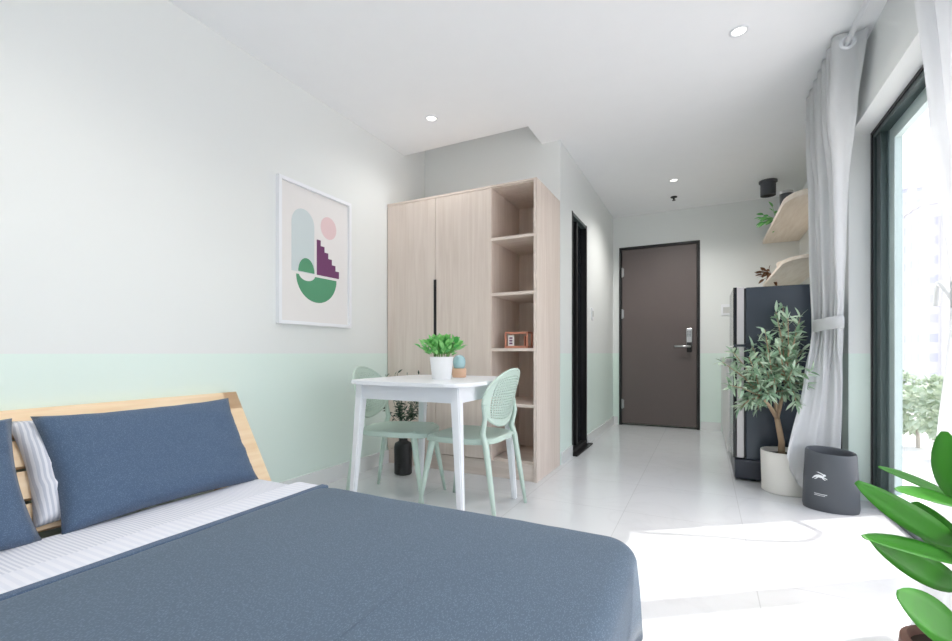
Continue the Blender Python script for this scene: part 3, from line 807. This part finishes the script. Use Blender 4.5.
# ================================================================ OLIVE TREE
def olive():
    c = P(785, 0, 3.03); cx, cy = c.x, c.y
    t = thing('olive_tree', (cx, cy, 0), 'olive tree with grey green leaves in a white cylinder pot before the refrigerator', 'tree')
    b = BM(); lathe(b, cx, cy, [(.125, 0), (.133, .006), (.140, .265), (.140, .270), (.128, .270), (.126, .235)], 40); obj('pot', b, M['potc'], t, True, auto=True)
    b = BM(); lathe(b, cx, cy, [(.127, .238), (.02, .245)], 24, capb=False, capt=True); obj('soil', b, M['soil'], t)
    br = BM(); D = 3.0
    fork = P(777, 418, D); root = Vector((cx-.02, cy, .20))
    tube(br, [root, root.lerp(fork, .45)+Vector((.012, 0, 0)), fork], [.022, .019, .016], 10)
    rr = random.Random(5); lf = BM()
    mains = [(P(762, 397, D-.05), [(735, 372), (722, 362), (745, 400), (728, 385), (752, 372), (760, 385), (740, 408), (733, 352), (749, 357), (758, 410)]),
             (P(786, 385, D), [(778, 345), (795, 340), (788, 318), (770, 360), (800, 360), (803, 385), (782, 330), (796, 325), (776, 312), (792, 370), (806, 345), (768, 340), (800, 318), (783, 306), (764, 352), (797, 405), (810, 372)]),
             (P(774, 392, D+.03), [(765, 330), (760, 362), (781, 352), (775, 378), (790, 350), (768, 395), (785, 395), (752, 345)])]
    for mp, tips in mains:
        tube(br, [fork, fork.lerp(mp, .5)+Vector((0, 0, .01)), mp], [.014, .011, .009], 8)
        for tx, ty in tips:
            e = P(tx, ty, D+rr.uniform(-.16, .16)); m1 = mp.lerp(e, .5)+Vector((rr.uniform(-.02, .02), rr.uniform(-.02, .02), .02))
            tube(br, [mp, m1, e], [.006, .004, .002], 6)
            for j in range(30):
                f = .10+.94*j/29; p = mp.lerp(m1, f*2) if f < .5 else m1.lerp(e, min(1, f*2-1))
                ax = (e-mp).normalized(); rv = Vector((rr.uniform(-1, 1), rr.uniform(-1, 1), rr.uniform(-1, 1)))
                d = ax*.7+rv.normalized()*.9
                leaf(lf, p, d, (rr.uniform(-1, 1), rr.uniform(-1, 1), 1), .062+.024*rr.random(), .019, .25, .15, 4)
    obj('trunk', br, M['bark'], t, True); obj('foliage', lf, M['olive'], t, recalc=False)
olive()

# ================================================================ BIN
def waste_bin():
    c = P(830.5, 0, 2.69); ang = R(-11); cx, cy = c.x, c.y
    t = thing('waste_bin', (cx, cy, 0), 'dark grey oval waste bin with a white leaping rabbit printed on it', 'bin')
    SX, SY = .137, .105
    def rad(z): return 1-.10*(z/.33)**1.3+(.0 if z > .02 else -.03*(1-z/.02))
    b = BM(); n = 48; prof = []
    for k in range(15): z = .33*k/14; prof.append((rad(z), z, 0))
    prof += [(rad(.33)-.03, .342, 0), (rad(.33)-.10, .340, 0), (rad(.33)-.13, .325, 0), (rad(.33)-.13, .25, 0)]
    rings = []
    for r, z, _ in prof:
        ring = []
        for k in range(n):
            a = 2*PI*k/n; x = r*SX*math.cos(a); y = r*SY*math.sin(a)
            zz = z-(.007*math.cos(a)-.008*math.sin(a))*(z/.33)
            ring.append(b.verts.new((cx+x*math.cos(ang)-y*math.sin(ang), cy+x*math.sin(ang)+y*math.cos(ang), max(zz, 0))))
        rings.append(ring)
    for p, q in zip(rings, rings[1:]):
        for k in range(n): b.faces.new((p[k], p[(k+1) % n], q[(k+1) % n], q[k]))
    b.faces.new(rings[0][::-1]); obj('shell', b, M['bin'], t, True, auto=True)
    b = BM(); b.faces.new([b.verts.new(v) for v in [(cx+(.80*SX*math.cos(2*PI*k/n))*math.cos(ang)-.80*SY*math.sin(2*PI*k/n)*math.sin(ang), cy+(.80*SX*math.cos(2*PI*k/n))*math.sin(ang)+.80*SY*math.sin(2*PI*k/n)*math.cos(ang), .262) for k in range(n)]])
    obj('inner_shade', b, M['bind'], t)  # dark sheet below the rim, shade of the opening put into colour
    def onbin(s, z, lift=.002):
        # s = sideways offset in metres on the front (camera) side
        r = rad(z); sx = s/(SX*r); sx = max(-.98, min(.98, sx)); a = -math.acos(sx)
        x = (r*SX+lift)*math.cos(a); y = (r*SY+lift)*math.sin(a)
        return Vector((cx+x*math.cos(ang)-y*math.sin(ang), cy+x*math.sin(ang)+y*math.cos(ang), z-(.007*math.cos(a)-.008*math.sin(a))*(z/.33)))
    def decal(name, polys, s0, z0, sc):
        b = BM()
        for poly in polys:
            f = b.faces.new([b.verts.new((x, y, 0)) for x, y in poly])
        bmesh.ops.triangulate(b, faces=b.faces[:]); bmesh.ops.subdivide_edges(b, edges=b.edges[:], cuts=2, use_grid_fill=True)
        for v in b.verts: v.co = onbin(s0+v.co.x*sc, z0+v.co.y*sc)
        obj(name, b, M['ink'], t)
    rabbit = [[(-3.6, -1.0), (-2.8, .9), (-.6, 1.7), (1.8, 1.5), (3.6, .6), (3.4, -.8), (1.6, -1.3), (-1.2, -1.2)],          # body
              [(3.0, 1.6), (3.4, 2.9), (4.8, 3.0), (5.8, 1.9), (4.9, .9), (3.4, .4)],                                          # head
              [(3.6, 2.7), (2.2, 3.6), (-.4, 4.4), (-2.4, 4.2), (-.6, 3.6), (1.2, 3.0), (3.0, 1.9)],                           # ear
              [(-3.5, .4), (-2.2, -1.0), (-3.6, -2.0), (-5.6, -3.6), (-6.0, -3.0), (-4.8, -1.8), (-4.4, -.8)],                 # hind leg
              [(-2.0, -1.0), (-.6, -1.1), (-1.6, -2.4), (-3.4, -3.8), (-4.0, -3.4), (-2.6, -2.2)],
              [(3.4, -.7), (2.2, -1.1), (3.0, -2.2), (4.8, -3.4), (5.3, -2.9), (4.0, -1.9)],                                  # fore leg
              [(3.5, .3), (3.3, -.7), (4.8, -1.6), (6.4, -2.2), (6.7, -1.6), (5.2, -.8)]]
    decal('printed_rabbit', rabbit, -.052, .205, .0056)
    bars = []
    x = -5.5
    rr = random.Random(3)
    while x < 5.5:
        wd_ = .35+.5*rr.random(); bars.append([(x, 0), (x+wd_, 0), (x+wd_, .75), (x, .75)]); x += wd_+.18
    x = -5.5
    while x < 3.4:
        wd_ = .35+.5*rr.random(); bars.append([(x, -1.6), (x+wd_, -1.6), (x+wd_, -.95), (x, -.95)]); x += wd_+.2
    decal('printed_text', bars, -.046, .10, .0052)
waste_bin()

# ================================================================ CURTAINS
def interp(keys, z):
    if z >= keys[0][0]: return keys[0][1:]
    for a, c in zip(keys, keys[1:]):
        if c[0] <= z <= a[0]:
            f = (a[0]-z)/(a[0]-c[0]); f = f*f*(3-2*f)*.5+f*.5
            return [p.lerp(q, f) if isinstance(p, Vector) else p+(q-p)*f for p, q in zip(a[1:], c[1:])]
    return keys[-1][1:]
def curtain_mesh(keys, hem, nf, ns=220, nz=80, top=2.655):
    b = BM(); rows = []
    for j in range(nz+1):
        row = []
        for i in range(ns+1):
            s = i/ns; z = top+(hem(s)-top)*j/nz
            A, B, amp, wob = interp(keys, z)
            p = A.lerp(B, s); d = (B-A); L = d.length; dn = Vector((d.y, -d.x, 0)).normalized()
            ph = 2*PI*nf*s
            q = dn*amp*math.cos(ph)+d.normalized()*min(.35*L/nf, amp*.5)*math.sin(2*ph)*.5
            nzv = noise.noise(Vector((s*9, z*2.1, nf)))*wob
            q += dn*nzv + dn*wob*1.3*math.cos(2*PI*2.4*s+.6+z*.8)
            row.append(b.verts.new((p.x+q.x, p.y+q.y, z)))
        rows.append(row)
    for p, q in zip(rows, rows[1:]):
        for i in range(ns): b.faces.new((p[i], p[i+1], q[i+1], q[i]))
    bmesh.ops.solidify(b, geom=b.faces[:], thickness=.003)
    return b
def V2(x, y): return Vector((x, y, 0))
def P2(px, dep): v = P(px, 0, dep); return V2(v.x, v.y)
c1 = thing('curtain', (.69, 3.5, 0), 'light grey curtain gathered by a tieback beside the waste bin and olive tree', 'curtain', 'window curtains')
keys = [(2.66, V2(.70, 3.08), V2(.69, 3.84), .074, .0), (2.3, V2(.705, 3.22), V2(.675, 3.80), .060, .004), (1.9, V2(.73, 3.35), V2(.655, 3.73), .030, .014), (1.6, V2(.75, 3.44), V2(.645, 3.72), .016, .018),
        (1.14, V2(.755, 3.52), V2(.635, 3.66), .014, .008), (1.06, V2(.755, 3.52), V2(.635, 3.66), .012, .008),
        (.75, V2(.765, 3.545), P2(803, 2.90), .004, .014), (.25, V2(.775, 3.60), P2(783, 2.82), .002, .016), (0, V2(.775, 3.60), P2(783, 2.82), .002, .016)]
def hem1(s):
    # s=0 window side, s=1 far side, which is pulled up onto the pot
    return .02 if s < .55 else .02+.26*((s-.55)/.45)**1.2
b = curtain_mesh(keys, hem1, 7); obj('cloth', b, M['curtain'], c1, True)
b = BM()
ctr = V2(.697, 3.59)
rings = []
for z, o in ((1.06, 0), (1.065, .004), (1.10, .005), (1.135, .004), (1.14, 0)):
    ring = []
    for k in range(40):
        a = 2*PI*k/40; ax = V2(.745-.65, 3.52-3.66).normalized(); pr = V2(-ax.y, ax.x)
        q = ctr+ax*(.103+o)*math.cos(a)+pr*(.040+o)*math.sin(a); ring.append(b.verts.new((q.x, q.y, z+.012*math.cos(a))))
    rings.append(ring)
for p, q in zip(rings, rings[1:]):
    for k in range(40): b.faces.new((p[k], p[(k+1) % 40], q[(k+1) % 40], q[k]))
bmesh.ops.solidify(b, geom=b.faces[:], thickness=.004)
obj('tieback', b, M['curtain'], c1, True)
def grommet(par, y, z=2.60, x=.69, tilt=0):
    b = BM(); pts = []
    for k in range(25):
        a = 2*PI*k/24; pts.append(Vector((x+.030*math.cos(a), y+.030*math.cos(a)*tilt, z+.030*math.sin(a))))
    tube(b, pts, .008, 8, cap=False); bmesh.ops.remove_doubles(b, verts=b.verts, dist=1e-4)
    obj('grommet', b, M['white'], par, True)
for k in range(7): grommet(c1, 3.10+.108*k)
c2 = thing('curtain', (.69, 1.8, 0), 'light grey curtain at the right edge, drawn back before the window glass', 'curtain', 'window curtains')
keys2 = [(2.66, V2(.70, 1.35), V2(.70, 2.20), .060, 0), (2.2, V2(.70, 1.45), V2(.70, 2.13), .045, .01), (1.7, V2(.70, 1.55), V2(.70, 2.04), .025, .014), (1.4, V2(.71, 1.60), V2(.70, 1.96), .018, .014), (1.14, V2(.72, 1.70), V2(.70, 1.93), .012, .008), (1.06, V2(.72, 1.70), V2(.70, 1.93), .012, .008),
         (.46, V2(.755, 1.66), V2(.69, 2.04), .006, .012), (.2, V2(.765, 1.64), V2(.66, 2.02), .004, .012), (0, V2(.77, 1.62), V2(.58, 1.90), .003, .012)]
b = curtain_mesh(keys2, lambda s: .02, 7); obj('cloth', b, M['curtain'], c2, True)
b = BM(); rings = []
for z in (1.06, 1.14):
    rings.append([b.verts.new((.71+.045*math.cos(2*PI*k/40), 1.815+.14*math.sin(2*PI*k/40), z)) for k in range(40)])
for k in range(40): b.faces.new((rings[0][k], rings[0][(k+1) % 40], rings[1][(k+1) % 40], rings[1][k]))
bmesh.ops.solidify(b, geom=b.faces[:], thickness=.004); obj('tieback', b, M['curtain'], c2, True)
for k in range(6): grommet(c2, 1.37+.14*k)

# ================================================================ FIDDLE LEAF PLANT
def fiddle():
    cx, cy = .585, 1.60
    t = thing('fiddle_leaf_plant', (cx, cy, 0), 'large glossy broad leaved plant in the lower right corner by the window', 'plant')
    b = BM(); lathe(b, cx, cy, [(.085, 0), (.10, .01), (.12, .10), (.115, .155), (.10, .165), (.095, .155), (.095, .13)], 32); obj('pot', b, M['stemb'], t, True, auto=True)
    b = BM(); lathe(b, cx, cy, [(.10, .14), (.02, .15)], 24, capb=False, capt=True); obj('soil', b, M['soil'], t)
    b = BM(); st = [Vector((cx, cy, .13)), Vector((cx+.005, cy+.01, .3)), Vector((cx+.01, cy+.02, .5)), Vector((cx+.01, cy+.03, .75))]
    tube(b, st, [.014, .012, .01, .007], 10); obj('stem', b, M['stemb'], t, True)
    def fl(t_): return (math.sin(PI*min(1, (t_*.96+.02))**.75))**.62*(.78+.22*t_)
    # (base px,py,dep) -> (tip px,py,dep), width, normal, bend, fold
    tc = Vector((-.55, -.83, 0))  # roughly towards the room
    up = Vector((0, 0, 1))
    L = [((955, 545, 1.22), (863, 488, 1.10), .075, up*.35+tc*.95, .05, .15),
         ((962, 562, 1.20), (868, 533, 1.08), .070, up*.5+tc*.8, .04, .2),
         ((958, 588, 1.22), (878, 543, 1.14), .085, up*.4+tc*.9, .05, .2),
         ((965, 640, 1.17), (886, 592, 1.08), .120, up*.5+tc*.8, -.06, .15),
         ((962, 505, 1.18), (899, 487, 1.10), .060, up*.5+tc*.9, .04, .2),
         ((965, 505, 1.30), (886, 463, 1.28), .050, up*.6+tc*.6, .08, .2),
         ((958, 500, 1.20), (944, 432, 1.18), .085, tc, .02, .2),
         ((962, 560, 1.27), (915, 503, 1.24), .100, tc+up*.3, .02, .2),
         ((970, 470, 1.2), (1020, 420, 1.15), .11, tc+up*.4, .0, .2),
         ((972, 560, 1.2), (1040, 520, 1.12), .11, tc+up*.4, .1, .2)]
    for bp, tp, wd_, nr, bend, fold in L:
        A = P(*bp); B = P(*tp); b = BM(); leaf(b, A, B-A, nr, (B-A).length, wd_, bend, fold, 12, fl)
        bmesh.ops.subdivide_edges(b, edges=b.edges[:], cuts=1, use_grid_fill=True)
        bmesh.ops.solidify(b, geom=b.faces[:], thickness=.0012)
        o = obj('leaf', b, M['fig'], t, True)
        b = BM(); zz = min(max(A.z-.04, .16), .74); s0 = Vector((cx+.008, cy+.015, zz)); tube(b, [s0, s0.lerp(A, .5)+Vector((0, 0, -.01)), A], .004, 6); obj('leaf_stalk', b, M['stemg'], o)
fiddle()

# ================================================================ CEILING FITTINGS
def downlight(x, y, r, label, pw_=14):
    t = thing('downlight', (x, y, H), label, 'ceiling light', 'recessed ceiling lights')
    b = BM(); lathe(b, x, y, [(r, H-.0005), (r, H-.005), (r*.78, H-.007), (r*.72, H-.002)], 32, capb=False); obj('ring', b, M['white'], t, True)
    b = BM(); lathe(b, x, y, [(r*.72, H-.0015), (r*.2, H-.003)], 24, capb=False, capt=True); obj('lens', b, M['lamp'], t)
    ld = bpy.data.lights.new('downlight_lamp', 'SPOT'); ld.energy = pw_; ld.spot_size = R(150); ld.spot_blend = .8; ld.shadow_soft_size = .03; ld.color = (1, .97, .93)
    lo = bpy.data.objects.new('downlight_lamp', ld); C.objects.link(lo); lo.parent = t; lo.location = (0, 0, -.02)
downlight(-1.82, 2.88, .048, 'round white recessed light in the ceiling left, near the wardrobe', 10)
downlight(.166, 2.85, .048, 'round white recessed light in the ceiling nearest the window', 12)
downlight(-.28, 5.01, .048, 'round white recessed light in the corridor ceiling before the entrance door', 60)
downlight(-1.15, .75, .048, 'round white recessed light added out of view above the bed as fill', 30)  # unseen lamp added to brighten the bed and lower walls
downlight(-.10, .75, .048, 'round white recessed light added out of view above the foot of the bed as fill', 18)  # second unseen lamp, added as fill over the bed foot
b = BM(); lathe(b, -.31, 5.55, [(.035, H), (.035, H-.008), (.010, H-.012), (.008, H-.035), (.018, H-.037), (.018, H-.040)], 20, capb=False, capt=True)
o = obj('sprinkler_head', b, M['blackm'], None, True, loc=(-.31, 5.55, H), auto=True); tag(o, 'small dark sprinkler head on the corridor ceiling', 'sprinkler')
cl = thing('ceiling_spotlight', (.575, 5.47, H), 'dark grey cylinder lamp fixed under the ceiling above the wall shelves', 'ceiling light')
b = BM(); lathe(b, .575, 5.47, [(.068, H-.15), (.068, H-.02), (.082, H-.018), (.082, H)], 28, capt=True, capb=False); obj('housing', b, M['canister'], cl, True, auto=True)
b = BM(); lathe(b, .575, 5.47, [(.066, H-.145), (.03, H-.13)], 24, capb=False, capt=True); obj('reflector', b, M['blackm'], cl)
def plate(name, x0, x1, y0, y1, z0, z1, label, cat, inner):
    t = thing(name, ((x0+x1)/2, (y0+y1)/2, (z0+z1)/2), label, cat)
    boxp('plate', (x0, x1, y0, y1, z0, z1), M['white'], t, bev=.001)
    boxp('rocker', inner, M['counter'], t)
plate('light_switch', XI, XI+.01, 4.78, 4.86, 1.27, 1.39, 'white light switch on the inner wall beside the dark bathroom door', 'switch', (XI+.01, XI+.014, 4.80, 4.84, 1.30, 1.36))
plate('intercom', .17, .285, YF-.012, YF-.001, 1.36, 1.49, 'small grey intercom plate on the entrance wall beside the refrigerator', 'intercom', (.19, .265, YF-.016, YF-.012, 1.385, 1.455))

# ================================================================ OUTSIDE
GZ = -7.0
b = BM(); box(b, 1.2, 120, -60, 160, GZ-.5, GZ); o = obj('street_ground', b, M['pave'], None, loc=(1.2, 0, GZ)); tag(o, None, None, None, 'structure')
b = BM(); box(b, 1.05, 1.35, -2, 4.6, -.25, -.06); o = obj('trim_2', b, M['pave'], None); o['kind'] = 'structure'
def tower(px0, px1, dep, top, label):
    a = P(px0, 0, dep); c = P(px1, 0, dep)
    x0, x1 = a.x, c.x; y0 = min(a.y, c.y); zt = EYE+(353-top)/FPX*dep
    t = thing('apartment_building', ((x0+x1)/2, y0, GZ), label, 'building', 'far apartment blocks')
    boxp('wall', (x0, x1, y0, y0+14, GZ, zt), M['blg'], t); boxp('roof', (x0-.3, x1+.3, y0-.3, y0+14.3, zt, zt+.5), M['pave'], t)
    b = BM(); n = int((x1-x0)/5)
    for k in range(n): box(b, x0+2+k*5, x0+3.2+k*5, y0-1.1, y0, GZ+2.5, zt-1)
    if n: obj('balcony_stack', b, M['pave'], t)
tower(899, 921, 104, 190, 'pale high rise seen through the window, left and taller slice')
tower(922, 1000, 68, 205, 'wide pale high rise seen through the window beside the right curtain')
tower(1010, 1200, 80, 150, 'high rise beyond the near curtain outside the window')
rt = random.Random(8)
labs = ['low street tree below the far blocks, leftmost behind the glass', 'rounded street tree between its neighbours outside the window', 'street tree behind the right end of the window pane', 'street tree outside, just beyond the right curtain edge']
for k, (px, top, dep) in enumerate(((903, 372, 58), (918, 388, 38), (935, 378, 50), (952, 384, 33))):
    c = P(px, 0, dep); zt = EYE+(353-top)/FPX*dep
    t = thing('street_tree', (c.x, c.y, GZ), labs[k], 'tree', 'street trees outside')
    b = BM(); tube(b, [(c.x, c.y, GZ), (c.x, c.y, GZ+2.5)], [.16, .10], 8); obj('trunk', b, M['trunk'], t)
    b = BM(); rz_ = (zt-GZ-1.4)/2; cz = zt-rz_
    for q in range(420):
        v = Vector((rt.gauss(0, 1), rt.gauss(0, 1), rt.gauss(0, 1))).normalized()*(.65+.4*rt.random())
        p = Vector((c.x+v.x*1.7, c.y+v.y*1.7, cz+v.z*rz_)); leaf(b, p, v+Vector((rt.uniform(-1, 1), rt.uniform(-1, 1), rt.uniform(-1, 1))), (0, 0, 1), .7, .5, .2, .2, 3)
    obj('crown', b, M['tree'], t, recalc=False)
# thin cable added outside the glass, shaped backwards from its curved floor shadow
def up_sun(x, y, X):
    L = (X-x)/.812; return Vector((X, y+L*.584, L*math.tan(el)))
fp = [(-.30, 2.46), (0, 2.56), (.25, 2.62), (.42, 2.70), (.50, 2.80), (.52, 2.90), (.45, 3.0), (.42, 3.08), (.50, 3.17)]
pts = [up_sun(x, y, 1.25) for x, y in fp]
sm = []
for i in range(len(pts)-1):
    p0 = pts[max(i-1, 0)]; p1 = pts[i]; p2 = pts[i+1]; p3 = pts[min(i+2, len(pts)-1)]
    for k in range(8):
        f = k/8; sm.append(.5*((2*p1)+(p2-p0)*f+(2*p0-5*p1+4*p2-p3)*f*f+(3*p1-p0-3*p2+p3)*f**3))
sm.append(pts[-1])
b = BM(); tube(b, sm, .016, 8); o = obj('shadow_cable', b, M['cable'], None, True, loc=tuple(pts[-1])); tag(o, 'pale cable added outside the window glass to cast a curved floor shadow', 'cable')
